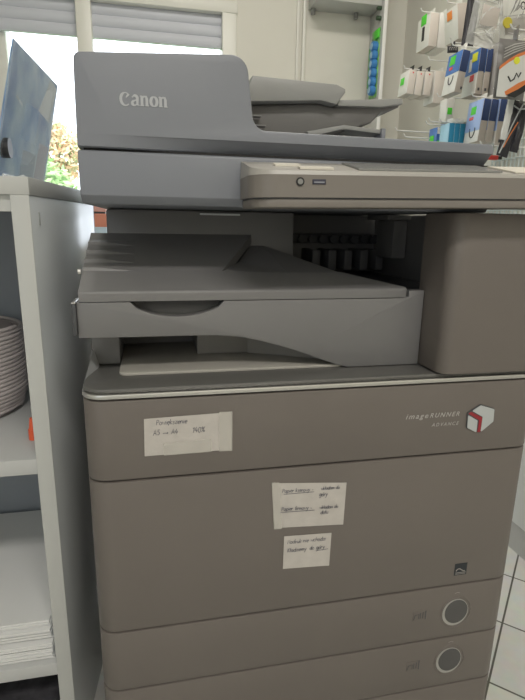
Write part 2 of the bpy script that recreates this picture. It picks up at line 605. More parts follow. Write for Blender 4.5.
# carcass behind the panels
bm = bmesh.new()
bm_prism(bm, fp(.003, .597, .006, .60, .022), 'Z', .03, .632)
finish('carcass', bm, GAP, cop)
box('side_panel', -.0005, .0028, .05, .60, .03, .63, BODY, .001, cop)
box('side_panel', .5972, .6005, .05, .60, .03, .63, BODY, .001, cop)
prism('base_plinth', fp(.012, .588, .02, .60, .02), 'Z', .02, .06, DARK, .002, cop)
for cx, cy in ((.07, .08), (.53, .08), (.07, .58), (.53, .58)):
    bm = bmesh.new()
    bm_cyl(bm, (cx, cy), .022, 'Z', .0, .022, 20)
    finish('foot', bm, BLACKP, cop)


def panel(name, z0, z1):
    return prism(name, fp(0, .60, 0, .055, .025), 'Z', z0, z1, BODY, .0016, cop)


G = .0013
cover = panel('front_cover', .5295 + G, .630)
door = panel('main_door', .3159 + G, .5295 - G)
dr1 = panel('paper_drawer', .2234 + G, .3159 - G)
dr2 = panel('paper_drawer', .1327 + G, .2234 - G)
panel('base_cover', .05, .1327 - G)

# shiny rim and the ledge on top of the body
prism('silver_rim', fp(-.001, .601, -.002, .30, .027), 'Z', .6325, .6385, SILVER, .002, cop)
prism('delivery_ledge', fp(.0, .60, .0008, .30, .026), 'Z', .6385, .6445, mat('ledge_grey', (.125, .122, .115), .3, var=.04, scale=8), .003, cop)
bm = bmesh.new()
v = [bm.verts.new(p) for p in ((-.001, .03, .638), (.012, .085, .638), (-.001, .10, .638), (.006, .10, .668), (.014, .10, .638))]
bm.faces.new((v[0], v[1], v[3]))
bm.faces.new((v[0], v[3], v[2]))
bm.faces.new((v[1], v[4], v[3]))
bm.faces.new((v[2], v[3], v[4]))
bm.faces.new((v[0], v[2], v[4], v[1]))
finish('corner_gusset', bm, mat('gusset_grey', (.40, .41, .42), .3), cop, smooth=0)

# rear housing behind the output slot
box('rear_housing', .022, .30, .21, .60, .645, .846, INNER, .004, cop)
box('rear_housing', .30, .597, .37, .60, .645, .846, INNER, .002, cop)
box('slot_wall', .505, .597, .056, .37, .645, .846, INNER, .002, cop)
prism('toner_cover', rpoly([(.437, -.012, .018), (.60, -.012, .022), (.60, .06, 0), (.437, .06, 0)]), 'Z', .6458, .8455, BODY, .002, cop)
# pieces seen inside the slot
sb = box('sensor_box', .478, .503, .235, .30, .775, .838, INNER, .002, cop)
box('sensor_top', .462, .503, .225, .31, .838, .846, INNER, .001, cop)
bm = bmesh.new()
bm_box(bm, .30, .50, .345, .3695, .795, .812, .002)
for k in range(9):
    bm_cyl(bm, (.33 + k * .02, .803), .007, 'Y', .335, .346, 12)
finish('exit_rollers', bm, DARK, cop)
bm = bmesh.new()
for k in range(5):
    bm_box(bm, .36 + k * .03, .375 + k * .03, .30, .3695, .75, .785, .002)
finish('guide_ribs', bm, mat('rib_grey', (.15, .15, .155), .5), cop)
prism('slot_floor', [(.10, .21), (.42, .075), (.505, .075), (.505, .37), (.30, .37), (.30, .21)], 'Z', .735, .742, DARK, .001, cop)
box('reflection_strip', .155, .215, .205, .2098, .8395, .8425, mat('painted_reflection', (.66, .68, .70), .25), .001, cop)  # painted reflection under the scanner, no real part

CAV = mat('cavity_grey', (.24, .23, .215), .45, var=.03, scale=8)
# inner finisher: front with handle notch and opening
notch = [(.169 - .112 * t, .737 - .0185 * math.sin(math.pi * t) ** .55) for t in [k / 16 for k in range(17)]]
curve = [(.3330, .6455), (.3183, .6495), (.2984, .6564), (.2732, .6665), (.2481, .6752), (.2181, .6840), (.1908, .6905), (.1579, .6938), (.12, .6942), (.085, .6942), (.041, .6944)]
front = [(-.003, .6950), (-.003, .737)] + notch[::-1] + [(.404, .737), (.414, .7385), (.414, .7465), (.436, .7465), (.436, .6455)] + curve
prism('finisher_front', front, 'Y', .044, .062, INNER, .0012, cop)
box('finisher_body', -.001, .436, .0622, .209, .6960, .7145, INNER, 0, cop)
prism('cavity_side_wall', [(.336, .0622), (.436, .0622), (.436, .209), (.212, .209), (.2135, .128)], 'Z', .6486, .6960, CAV, 0, cop)
prism('notch_ramp', [(.0622, .7146), (.085, .7146), (.085, .736), (.075, .7365)], 'X', .0, .40, INNER, 0, cop)
ec = box('tray_end_cap', -.0080, -.003, .038, .075, .699, .7365, DARK, .0015, cop)
box('cap_top', -.0082, -.003, .0375, .0755, .7366, .7380, SILVER, .0006, ec)
box('left_pillar', .0035, .0385, .105, .209, .6455, .694, INNER, .0015, cop)
box('cavity_block', .142, .2138, .128, .2085, .6487, .6958, CAV, .001, cop)
prism('paper_tray', rpoly([(.0395, .049, .01), (.325, .049, .004), (.336, .0615, 0), (.336, .209, 0), (.0395, .209, 0)], 5), 'Z', .6447, .6485, LIGHTG, .001, cop)

# upper output tray, sloping up to the back, with a sunken wing
SL = .375


def tz(y):
    return .7495 + SL * (y - .043)


def tray_poly(pts, dz=0.0, depth=.0125):
    bm = bmesh.new()
    top = [bm.verts.new((x, y, tz(y) + dz)) for x, y in pts]
    bot = [bm.verts.new((x, y, max(.7378 if y < .06 else tz(y) - depth, .7378))) for x, y in pts]
    bm.faces.new(top)
    bm.faces.new(bot[::-1])
    n = len(pts)
    for i in range(n):
        bm.faces.new((top[i], bot[i], bot[(i + 1) % n], top[(i + 1) % n]))
    bmesh.ops.recalc_face_normals(bm, faces=bm.faces[:])
    return bm


plate = [(0.0, .043), (.404, .043), (.411, .046), (.3333, .0894), (.26, .0885), (.1726, .0931), (.205, .155), (.2330, .2095), (0.0, .2095)]
bm = tray_poly(plate)
ed = [e for e in bm.edges if all(abs(v.co.y - .043) < .004 for v in e.verts) and all(v.co.z > .745 for v in e.verts)]
bmesh.ops.bevel(bm, geom=ed, offset=.003, segments=3, profile=.5, affect='EDGES')
outt = finish('output_tray', bm, INNER, cop)
wing = [(.1726, .0931), (.26, .0885), (.3333, .0894), (.252, .2095), (.2330, .2095), (.205, .155)]
bm = bmesh.new()
vv = []
for x, y in wing:
    vv.append((x, y))
top = [bm.verts.new((x, y, tz(y) - (.001 if y < .1 else .016))) for x, y in wing]
bot = [bm.verts.new((x, y, tz(y) - .03)) for x, y in wing]
bm.faces.new(top)
bm.faces.new(bot[::-1])
for i in range(len(wing)):
    j = (i + 1) % len(wing)
    bm.faces.new((top[i], bot[i], bot[j], top[j]))
finish('tray_wing', bm, INNER, cop, smooth=0)
for y in (.0951, .1183, .1432, .1697):
    bm = bmesh.new()
    a = [(0.0, y - .002, tz(y - .002)), (0.0, y, tz(y) + .0035), (0.0, y + .016, tz(y + .016)), (.062, y - .002, tz(y - .002)), (.062, y + .016, tz(y + .016))]
    v = [bm.verts.new((p[0], p[1], p[2] + .0002)) for p in a]
    m1 = bm.verts.new((.022, y, tz(y) + .0033))
    bm.faces.new((v[0], v[1], v[2]))
    bm.faces.new((v[0], v[3], m1, v[1]))
    bm.faces.new((v[1], m1, v[4], v[2]))
    bm.faces.new((v[3], v[4], m1))
    finish('rib', bm, INNER, outt, smooth=0)
bm = bmesh.new()
bm_cyl(bm, (.080, .7690), .0035, 'X', -.0035, .0, 16)
finish('hinge_pin', bm, SILVER, outt)

# scanner
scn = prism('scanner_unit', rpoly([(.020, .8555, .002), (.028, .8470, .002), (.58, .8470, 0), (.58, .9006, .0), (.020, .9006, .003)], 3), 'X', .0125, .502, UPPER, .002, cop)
box('seam_shadow_strip', .018, .498, .028, .56, .9004, .9036, GAP, 0, cop)
# document feeder
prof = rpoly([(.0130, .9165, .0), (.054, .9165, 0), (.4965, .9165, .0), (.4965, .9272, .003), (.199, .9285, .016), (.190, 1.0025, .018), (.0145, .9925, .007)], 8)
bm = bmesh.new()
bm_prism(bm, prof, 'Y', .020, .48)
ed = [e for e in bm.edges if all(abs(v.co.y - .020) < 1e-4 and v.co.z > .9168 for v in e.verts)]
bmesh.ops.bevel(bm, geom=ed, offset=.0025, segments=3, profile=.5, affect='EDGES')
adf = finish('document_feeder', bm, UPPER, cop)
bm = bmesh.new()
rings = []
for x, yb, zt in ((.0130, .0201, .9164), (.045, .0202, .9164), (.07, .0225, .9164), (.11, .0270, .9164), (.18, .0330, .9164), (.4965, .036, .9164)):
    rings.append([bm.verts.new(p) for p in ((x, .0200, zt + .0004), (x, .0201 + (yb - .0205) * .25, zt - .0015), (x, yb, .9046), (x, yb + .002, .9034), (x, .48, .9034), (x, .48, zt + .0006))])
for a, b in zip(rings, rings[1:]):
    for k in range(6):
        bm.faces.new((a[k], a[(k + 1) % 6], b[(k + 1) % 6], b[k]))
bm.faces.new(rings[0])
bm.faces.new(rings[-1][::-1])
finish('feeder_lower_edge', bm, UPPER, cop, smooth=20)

# feeder tray: skirted supply tray, extension flap and support
TY0, TY1 = .10, .36
UPL = mat('lit_tray_grey', (.30, .30, .29), .42)  # feeder grey lightened to paint in light on the tray parts
sk = prism('supply_tray', [(.2005, .9735), (.2118, 1.0037), (.320, 1.0010), (.3315, .9965), (.3320, .9925), (.3205, .9775), (.30, .981), (.24, .9765)], 'Y', TY0, TY1, UPL, .0015, adf)
prism('tray_underside', [(.2005, .9285), (.2005, .973), (.24, .976), (.30, .9805), (.3205, .9772), (.415, .9895), (.414, .983), (.389, .9745), (.375, .9610), (.335, .9480), (.28, .9300)], 'Y', TY0 + .015, TY1 - .02, mat('shaded_tray_grey', (.155, .15, .145), .45), .003, adf)  # underside colour darkened to paint in the shade below the tray
prism('tray_extension', [(.325, .9775), (.322, .984), (.414, .9915), (.4145, .985), (.386, .9795)], 'Y', TY0 + .006, TY1 - .01, UPL, .001, adf)
prism('tray_stop_bar', [(.285, .945), (.335, .9555), (.3905, .9520), (.3905, .9470), (.335, .9505), (.29, .939)], 'Y', TY0 + .008, TY0 + .05, UPL, .0006, adf)
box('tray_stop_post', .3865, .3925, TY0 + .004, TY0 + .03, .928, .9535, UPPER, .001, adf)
for k in range(3):
    box('feed_rib', .204, .236 - .006 * k, TY0 + .002, TY0 + .012, .936 + .011 * k, .938 + .011 * k, INNER, .0008, adf)

# control panel
MP = Matrix.Translation((.175, 0, .845)) @ Matrix.Rotation(R(-1.1), 4, 'Y') @ Matrix.Translation((-.175, 0, -.845))


def panel_poly(off):
    return rpoly([(.184 + off, .018, 0), (.184 + off, -.05 + off, .026), (.66, -.05 + off, .01), (.66, .018, 0)], 8)


bm = bmesh.new()
bm_prism(bm, panel_poly(0), 'Z', .8545, .8765, .0, 2)
finish('panel_shell_middle', bm, PANEL, cop, M=MP)
bm = bmesh.new()
bm_prism(bm, panel_poly(.0022), 'Z', .8445, .8532, .0015, 2)
finish('panel_lower_shell', bm, PANEL, cop, M=MP)
prism('panel_seam', panel_poly(.003), 'Z', .8530, .8550, DARK, 0, cop, M=MP)
# sloping top of the panel
bm = bmesh.new()
pp = panel_poly(0)
lo = [bm.verts.new((x, y, .8766)) for x, y in pp]
hi = [bm.verts.new((x + (.0015 if x < .208 else 0), y + (.0015 if y < -.03 else 0), .8805 + .21 * (y + .05))) for x, y in pp]
bm.faces.new(lo)
bm.faces.new(hi[::-1])
for i in range(len(pp)):
    j = (i + 1) % len(pp)
    bm.faces.new((lo[i], lo[j], hi[j], hi[i]))
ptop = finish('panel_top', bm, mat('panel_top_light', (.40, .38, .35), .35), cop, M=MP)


def on_top(name, x0, x1, y0, y1, h, m):
    bm = bmesh.new()
    f = lambda y: .8806 + .21 * (y + .05)
    vs = [bm.verts.new(p) for p in ((x0, y0, f(y0)), (x1, y0, f(y0)), (x1, y1, f(y1)), (x0, y1, f(y1)), (x0, y0, f(y0) + h), (x1, y0, f(y0) + h), (x1, y1, f(y1) + h), (x0, y1, f(y1) + h))]
    for q in ((0, 3, 2, 1), (4, 5, 6, 7), (0, 1, 5, 4), (1, 2, 6, 5), (2, 3, 7, 6), (3, 0, 4, 7)):
        bm.faces.new([vs[i] for i in q])
    finish(name, bm, m, ptop, smooth=0, M=MP)


PKEY = mat('pale_key', (.70, .66, .58), .35)
on_top('key', .215, .243, -.020, -.006, .002, PKEY)
on_top('key', .236, .272, -.042, -.030, .002, PKEY)
on_top('touch_screen', .30, .47, -.040, .012, .002, mat('screen_glass', (.26, .26, .25), .2))
on_top('key_pad_frame', .485, .60, -.042, .010, .0015, PKEY)
# jack and usb port on the panel front
bm = bmesh.new()
bm_cyl(bm, (.2335, .8697), .0043, 'Y', -.0512, -.049, 24)
lamp = finish('panel_jack', bm, BLACKP, cop, M=MP)
bm = bmesh.new()
bm_cyl(bm, (.2335, .8697), .0027, 'Y', -.0518, -.0505, 20)
finish('jack_centre', bm, mat('jack_grey', (.25, .25, .24), .4), lamp, M=MP)
usb = box('usb_port', .2465, .2605, -.0511, -.0495, .8672, .8722, mat('usb_dark', (.035, .035, .06), .4), .0004, cop, M=MP)
box('usb_tongue', .248, .259, -.0514, -.0505, .8686, .8700, mat('usb_grey', (.25, .26, .30), .4), 0, usb, M=MP)

# writing and marks on the copier
w0, w1 = .0009, .0022


def S(pts, ws):
    n = len(pts)
    out = []
    for i, (x, z) in enumerate(pts):
        t = i / (n - 1) * (len(ws) - 1)
        k = min(int(t), len(ws) - 2)
        out.append((x, z, ws[k] + (ws[k + 1] - ws[k]) * (t - k)))
    return out


def logo_letters(x, z, h):
    """bold contrast letters C a n o n; h = x-height"""
    st = []
    t0, t1 = h * .10, h * .27
    st.append(S(arc(x + .54 * h, z + .58 * h, .46 * h, .60 * h, 52, 312, 20), [t0, t0, t1, t1 * 1.05, t1, t0 * 1.2, t0]))
    st.append(S([(x + .88 * h, z + 1.08 * h), (x + .76 * h, z + .92 * h), (x + .58 * h, z + .72 * h)], [t0 * 2.2, t0 * 1.8, t0 * .5]))
    x += 1.12 * h
    st.append(S(arc(x + .36 * h, z + .70 * h, .26 * h, .26 * h, 165, 20, 8) + [(x + .60 * h, z + .6 * h), (x + .60 * h, z + .1 * h), (x + .80 * h, z + .05 * h)], [t0 * 1.8, t0, t1 * .9, t1, t1, t1, t0]))
    st.append(S([(x + .58 * h, z + .58 * h)] + arc(x + .30 * h, z + .25 * h, .22 * h, .22 * h, 100, 330, 8) + [(x + .58 * h, z + .2 * h)], [t0, t1 * .9, t1, t0 * 1.2, t0]))
    x += .86 * h

    def n_(x):
        st.append([(x + .2 * h, z + .97 * h, t1), (x + .2 * h, z, t1)])
        st.append([(x + .0 * h, z + .93 * h, t0), (x + .2 * h, z + .95 * h, t0 * 1.2)])
        st.append(S([(x + .25 * h, z + .75 * h), (x + .42 * h, z + .93 * h), (x + .62 * h, z + .9 * h), (x + .69 * h, z + .7 * h), (x + .69 * h, z)], [t0, t0 * 1.6, t1 * .9, t1, t1]))
        st.append([(x + .02 * h, z + t0 / 2, t0), (x + .40 * h, z + t0 / 2, t0)])
        st.append([(x + .52 * h, z + t0 / 2, t0), (x + .90 * h, z + t0 / 2, t0)])
    n_(x)
    x += 1.0 * h
    st.append(S(arc(x + .40 * h, z + .49 * h, .31 * h, .45 * h, 90, 450, 28), [t0, t1, t1 * 1.1, t1, t0, t1, t1 * 1.1, t1, t0]))
    x += .88 * h
    n_(x)
    return st, x


st, xe = logo_letters(.0578, .9455, .0101)
ribbons('brand_lettering', st, LOGO, adf, .0199)
text_mesh('model_lettering', 'image', .0102, mat('model_print', (.46, .44, .42), .5), cover, (.4005, .5840), -.0003, .30, 1.3, 1.08)
text_mesh('model_lettering', 'RUNNER', .0090, mat('model_print', (.46, .44, .42), .5), cover, (.4350, .5840), -.0003, .30, 1.35, 1.0)
text_mesh('model_lettering', 'ADVANCE', .0068, mat('model_print', (.46, .44, .42), .5), cover, (.4395, .5712), -.0003, .30, 1.45, .95)
# cube emblem
emb = flat('cube_emblem', rpoly([(.5084, .5990, .003), (.5308, .5915, .003), (.5318, .5725, .003), (.5118, .5575, .003), (.4908, .5660, .003), (.4900, .5880, .003)], 4), -.0018, .002, DARK, cover, .0005)
flat('emblem_red_band', [(.4912, .5868), (.4950, .5893), (.5128, .5802), (.5125, .5588), (.5080, .5592), (.5086, .5765)], -.0022, .0006, REDP, emb)
flat('emblem_top_face', rpoly([(.5084, .5977, .002), (.5297, .5909, .002), (.5306, .5732, .002), (.5128, .5588, .001), (.5132, .5810, .001), (.4962, .5905, .001)], 3), -.0024, .0006, WHITEP, emb)
flat('emblem_left_face', rpoly([(.4910, .5850, .001), (.5060, .5762, .001), (.5065, .5588, .001), (.4918, .5665, .002)], 3), -.0024, .0006, WHITEP, emb)
# energy mark on the door
es = flat('energy_mark', [(.5012, .3325), (.5212, .3325), (.5212, .3520), (.5012, .3520)], -.0004, .0005, mat('energy_dark', (.02, .024, .03), .5), door)
ribbons('energy_mark_print', [[(.504, .3395 + .003 * math.sin(k * .8), .0012) for k in range(1)] + [(.504 + .002 * k, .3412 + .0022 * math.sin(k * .75), .0013) for k in range(8)],
                              [(.503, .3368, .0008), (.5195, .3368, .0008)], [(.503, .3346, .0006), (.5195, .3346, .0006)]], PALEPRINT, es, -.0005)

for dr, cx, cz, ix, iz in ((dr1, .5112, .2673, .442, .2628), (dr2, .5106, .1795, .440, .1725)):
    bm = bmesh.new()
    bm_cyl(bm, (0, 0), .0212, 'Y', -.0007, .001, 48, .0216)
    for v in bm.verts:
        v.co.z = v.co.z * 1.08 + cz
        v.co.x += cx
    rg = finish('button_ring', bm, mat('button_silver', (.50, .49, .47), .38, metal=.6), dr)
    bm = bmesh.new()
    bm_tube(bm, [(cx + .0008 + .0248 * math.cos(2 * math.pi * k / 40), .0005, cz + .0005 + .0268 * math.sin(2 * math.pi * k / 40)) for k in range(40)], .0013, 8, True)
    finish('button_surround', bm, BODY, dr, smooth=60)
    bm = bmesh.new()
    t = bmesh.new()
    bm_cyl(t, (0, 0), .0188, 'Y', -.0011, .002, 48)
    for v in t.verts:
        v.co.z *= 1.08
        v.co.x += cx + .0012
        v.co.z += cz + .0014
    merge(bm, t)
    finish('release_button', bm, mat('button_grey', (.085, .083, .082), .45), rg)
    ind = box('level_mark', ix, ix + .022, -.0005, .0005, iz, iz + .0165, BODY, .0002, dr)
    ribbons('level_mark_print', [[(ix + .001, iz + .002, .001), (ix + .003, iz + .010, .001), (ix + .009, iz + .011, .001), (ix + .009, iz + .003, .001)],
                                 [(ix + .0115, iz + .003, .0012), (ix + .0115, iz + .013, .0012)], [(ix + .0155, iz + .003, .0012), (ix + .0155, iz + .014, .0012)],
                                 [(ix + .0198, iz + .001, .0016), (ix + .0198, iz + .0158, .0016)]], DARK, ind, -.0006)
    ribbons('release_mark', [[(cx - .004, cz + .0335, .0007), (cx, cz + .035, .0007), (cx + .004, cz + .0335, .0007)]], PALEPRINT, dr, -.0001)

# ------------------------------------------------------------------ taped notes
def note(pts, label, lines, tapes):
    cx = sum(p[0] for p in pts) / 4
    cz = min(p[1] for p in pts)
    r = root('paper_note', (cx, -.0012, cz), label, 'note')
    bm = bmesh.new()
    # slightly wavy sheet between the four corners (tl, tr, br, bl)
    NX, NZ = 14, 8
    tl, tr, br_, bl = [Vector((p[0], 0, p[1])) for p in pts]
    g = []
    for j in range(NZ + 1):
        row = []
        for i in range(NX + 1):
            u, v = i / NX, j / NZ
            p = (tl * (1 - u) + tr * u) * (1 - v) + (bl * (1 - u) + br_ * u) * v
            lift = .0006 * (max(0, abs(u - .5) * 2 - .8) * 5) ** 2 * (v if u > .5 else .4)
            row.append(bm.verts.new((p.x, -.0006 - lift * .8, p.z)))
        g.append(row)
    for j in range(NZ):
        for i in range(NX):
            bm.faces.new((g[j][i], g[j + 1][i], g[j + 1][i + 1], g[j][i + 1]))
    ex = bmesh.ops.extrude_face_region(bm, geom=bm.faces[:])
    for v in [q for q in ex['geom'] if isinstance(q, bmesh.types.BMVert)]:
        v.co.y -= .0003
    finish('sheet', bm, PAPER, r)
    sts = []
    for (txt, x, z, s, sl, ul) in lines:
        a, xe = hand(txt, x, z, s, .0006, sl)
        sts += a
        if ul:
            sts.append([(x + ul[0], z - .0022 + sl * ul[0], .0006), (x + ul[1], z - .0014 + sl * ul[1], .0006)])
    ribbons('handwriting', sts, INK, r, -.0010, .0001)
    for tp in tapes:
        prism('tape', tp, 'Y', -.0021, -.0016, TAPE, 0, r)
    return r


note([(.0686, .6069), (.1705, .6089), (.1706, .5603), (.0677, .5599)], 'wide paper note about enlarging A5 to A4, taped on the upper front cover',
     [('Powiększenie', .0821, .5985, .0036, .01, None), ('A5 > A4', .0785, .5858, .0040, .0, None), ('140%', .1240, .5860, .0042, .0, None)],
     [[(.1560, .6105), (.1722, .6100), (.1722, .5590), (.1560, .5595)], [(.0900, .5745), (.1465, .5765), (.1465, .5600), (.0900, .5595)]])
note([(.2235, .5095), (.3241, .5008), (.3228, .4389), (.2285, .4446)], 'larger upper note with two underlined handwritten lines on the big door',
     [('Papier kserowy - ', .2369, .4948, .0031, -.030, (0.002, .043)), ('wkładam do', .2890, .4938, .0027, -.02, None), ('góry', .2870, .4850, .0032, -.02, None),
      ('Papier firmowy - ', .2363, .4695, .0031, -.050, (-.002, .045)), ('wkładam do', .2880, .4665, .0027, -.02, None), ('dołu', .2895, .4592, .0031, -.02, None)],
     [[(.2225, .5110), (.2335, .5100), (.2375, .4430), (.2270, .4435)]])
note([(.2414, .4307), (.3071, .4279), (.3061, .3776), (.2409, .3814)], 'small lower note with two handwritten lines at its top, on the big door',
     [('Nadruk nie wchodzi', .2460, .4188, .0034, -.015, None), ('Kładziemy', .2462, .4065, .0033, -.010, None), ('do', .2770, .4062, .0032, -.010, None), ('góry', .2860, .4060, .0034, .010, (0, .017))],
     [])

# ------------------------------------------------------------------ white shelf cabinet on the left
CM = Matrix.Translation((-.055, .10, 0)) @ Matrix(((1, .105, 0, 0), (0, .9945, 0, 0), (0, 0, 1, 0), (0, 0, 0, 1)))
cab = root('shelf_cabinet', (-.45, .3, 0), 'white open shelf cabinet standing to the left of the copier', 'cabinet')
CD = .345
box('side_panel', -.0205, 0, 0, CD, .0, .857, mat('satin_laminate_lit', (0.72, 0.76, 0.78), 0.2), .001, cab, M=CM)  # colour lightened to stand in for window light on this side
box('edge_strip', -.0206, .0001, -.0015, .0, .0, .857, LAMW, .0004, cab, M=CM)
box('side_panel', -.82, -.80, 0, CD, .0, .857, LAMW, .001, cab, M=CM)
box('top_board', -.822, .001, -.001, CD, .857, .8775, LAMW, .001, cab, M=CM)
box('shelf_board', -.80, -.0205, .001, CD - .006, .497, .519, LAMWIN, .001, cab, M=CM)
box('shelf_board', -.80, -.0205, .001, CD - .006, .166, .187, LAMWIN, .001, cab, M=CM)
box('back_board', -.82, -.0005, CD, CD + .006, .0, .8775, BACKB, 0, cab, M=CM)
prism('top_rail', [(-.80, .838), (-.80, .857), (-.0205, .857), (-.0205, .838)], 'Y', .006, .024, LAMW, 0, cab, M=CM)
bm = bmesh.new()
bm_box(bm, -.0002, .0012, .028, .031, .822, .838, .0004)
finish('screw_slot', bm, mat('slot_grey', (.40, .42, .42), .5), cab, M=CM)

# coil of cable
cc = (-.262, .318)
coil = root('cable_coil', (cc[0], cc[1], .519), 'thick coil of pinkish white cable on the upper cabinet shelf', 'cable')
bm = bmesh.new()
ptsc, NT = [], 21
rr = .0034
for k in range(NT * 36):
    t = k / 36
    a = 2 * math.pi * k / 36
    rad = .128 - (.010 * max(0, (5 - t) / 5)) + .0005 * math.sin(t * 2.4)
    ptsc.append((cc[0] + rad * math.cos(a), cc[1] + rad * .92 * math.sin(a), .5232 + t * .0066))
bm_tube(bm, ptsc, rr, 8)
finish('turns', bm, CABLEW, coil, smooth=60)
bm = bmesh.new()
bm_cyl(bm, cc, .112, 'Z', .5195, .655, 40)
finish('core', bm, mat('coil_core', (.42, .36, .36), .6), coil)
tube('loose_end', [(cc[0] + .10, cc[1] - .07, .658), (cc[0] + .08, cc[1] - .04, .664), (cc[0] + .02, cc[1] + .0, .662), (cc[0] - .05, cc[1] - .02, .659)], .0034, CABLEW, coil)

cap = root('bottle_cap', (-.0935, .170, .519), 'small orange red plastic cap in the shelf corner beside the cable coil', 'cap')
bm = bmesh.new()
bm_cyl(bm, (-.0935, .170), .0062, 'Z', .5192, .535, 20)
finish('cap_body', bm, ORANGE, cap)
bm = bmesh.new()
bm_cyl(bm, (-.0935, .170), .0052, 'Z', .535, .552, 20, .003)
finish('cap_nozzle', bm, ORANGE, cap)

# stacks of paper on the lower shelf
zz = .1874
specs = [(-.42, -.028, .010, .30, .012), (-.425, -.027, .012, .30, .009), (-.43, -.0265, .008, .305, .010), (-.41, -.028, .014, .30, .012), (-.42, -.029, .011, .30, .010), (-.425, -.030, .013, .298, .011)]
names = ['bottom sheaf of white paper in the stack on the lower cabinet shelf', 'second sheaf from the bottom of the white paper stack', 'third sheaf from the bottom of the white paper stack',
         'third sheaf from the top of the white paper stack', 'sheaf just under the top of the white paper stack', 'top sheaf of white paper with its blank face showing']
for i, (x0, x1, y0, d, h) in enumerate(specs):
    bm = bmesh.new()
    n = 4
    for k in range(n):
        j = random.uniform(-.002, .002)
        bm_box(bm, x0 + j, x1 + j * .6, y0 + random.uniform(-.003, .003), y0 + d + .02, zz + h * k / n + .0001, zz + h * (k + 1) / n - .0001, .0002, 1)
    o = finish('paper_sheaf', bm, SHEET, None, M=CM)
    zz += h + .0004
    tag(o, names[i], 'paper', 'white paper sheaves on the lower shelf')

# dark bundle on the floor below the lower shelf
bm = bmesh.new()
bm_box(bm, -.60, -.03, .02, .32, .0005, .075, .02, 3)
for k in range(9):
    bm_box(bm, -.59 + k * .06, -.55 + k * .06, .012, .03, .01, .07, .008, 2)
tag(finish('floor_bundle', bm, mat('dark_cloth', (.045, .043, .05), .9, var=.4, scale=40, bump=.5, bscale=150), None, M=CM), 'dark fabric bundle on the floor under the lowest cabinet shelf', 'bundle')

# acrylic leaflet stand on the cabinet
lf = root('leaflet_stand', (-.09, .25, .8778), 'clear acrylic stand with a blue printed leaflet on the white cabinet top', 'leaflet stand')
A0, A1 = Vector((-.100, .125, .8785)), Vector((-.088, .362, .8785))
A3, A2 = Vector((-.0655, .138, 1.033)), Vector((-.0545, .365, 1.036))


def slab(name, c4, th, m, parent):
    bm = bmesh.new()
    n = (c4[1] - c4[0]).cross(c4[3] - c4[0]).normalized() * th
    a = [bm.verts.new(c) for c in c4]
    b = [bm.verts.new(c + n) for c in c4]
    bm.faces.new(a)
    bm.faces.new(b[::-1])
    for i in range(4):
        j = (i + 1) % 4
        bm.faces.new((a[i], b[i], b[j], a[j]))
    return finish(name, bm, m, parent, smooth=0)


slab('leaflet', [A0, A1, A2, A3], .0012, leaflet_mat(), lf)
nn = (A1 - A0).cross(A3 - A0).normalized()
E = [A0 + nn * .0016, A1 + nn * .0016, A2 + nn * .0016, A3 + nn * .0016]
slab('front_sheet', E, .002, ACRYL, lf)


def on_leaf(u, v, off=.0):
    return (A0 * (1 - u) + A1 * u) * (1 - v) + (A3 * (1 - u) + A2 * u) * v + nn * off


lp = mat('pale_leaflet_patch', (.62, .66, .66), .4)
slab('leaflet_patch', [on_leaf(.62, .66, .0012), on_leaf(.90, .62, .0012), on_leaf(.98, .96, .0012), on_leaf(.80, .98, .0012)], .0003, lp, lf)
slab('leaflet_patch', [on_leaf(.42, .05, .0012), on_leaf(.70, .05, .0012), on_leaf(.70, .28, .0012), on_leaf(.42, .28, .0012)], .0003, mat('grey_blue_patch', (.40, .48, .55), .4), lf)
slab('leaflet_patch', [on_leaf(.72, .05, .0012), on_leaf(.96, .05, .0012), on_leaf(.96, .40, .0012), on_leaf(.74, .40, .0012)], .0003, mat('pinkish_patch', (.48, .45, .50), .4), lf)
slab('leaflet_patch', [on_leaf(.17, .64, .0012), on_leaf(.30, .60, .0012), on_leaf(.30, .62, .0012), on_leaf(.17, .66, .0012)], .0003, lp, lf)
box('stand_foot', -.125, -.075, .13, .36, .8779, .8805, ACRYL, .0008, lf)
tube('foot_bead', [(-.088, .13, .8812), (-.085, .18, .8815), (-.079, .19, .885), (-.076, .20, .8822), (-.070, .30, .8812)], .0014, clear_mat('bead_clear', (.9, .92, .93), .8, .1), lf)
bm = bmesh.new()
bm_cyl(bm, (.150, .914), .012, 'X', -.098, -.082, 24)
finish('clip', bm, BLACKP, lf)

# ------------------------------------------------------------------ back alcove with shelf board and side panel
sh = root('wall_cabinet', (1.05, YW, 1.862), 'white wall cabinet box high in the alcove on the back wall', 'cabinet')
box('cabinet_body', .888, 1.2195, 2.055, YW - .001, 1.864, 2.35, LAMW, .002, sh)
for x, y in ((.905, 2.17), (1.13, 2.17)):
    bm = bmesh.new()
    bm_cyl(bm, (x, y), .011, 'Z', 1.838, 1.8645, 16)
    finish('peg', bm, mat('peg_grey', (.25, .25, .24), .5), sh)
dp = root('divider_panel', (1.23, 2.1, 0), 'tall white upright panel with a bright front edge against the back wall', 'panel')
box('board', 1.222, 1.238, 2.035, YW - .001, .0, 2.6, LAMW, .001, dp)
box('edge_band', 1.2215, 1.2385, 2.031, 2.0352, .0, 2.6, mat('bright_edge_band', (.86, .86, .84), .3), .0005, dp)

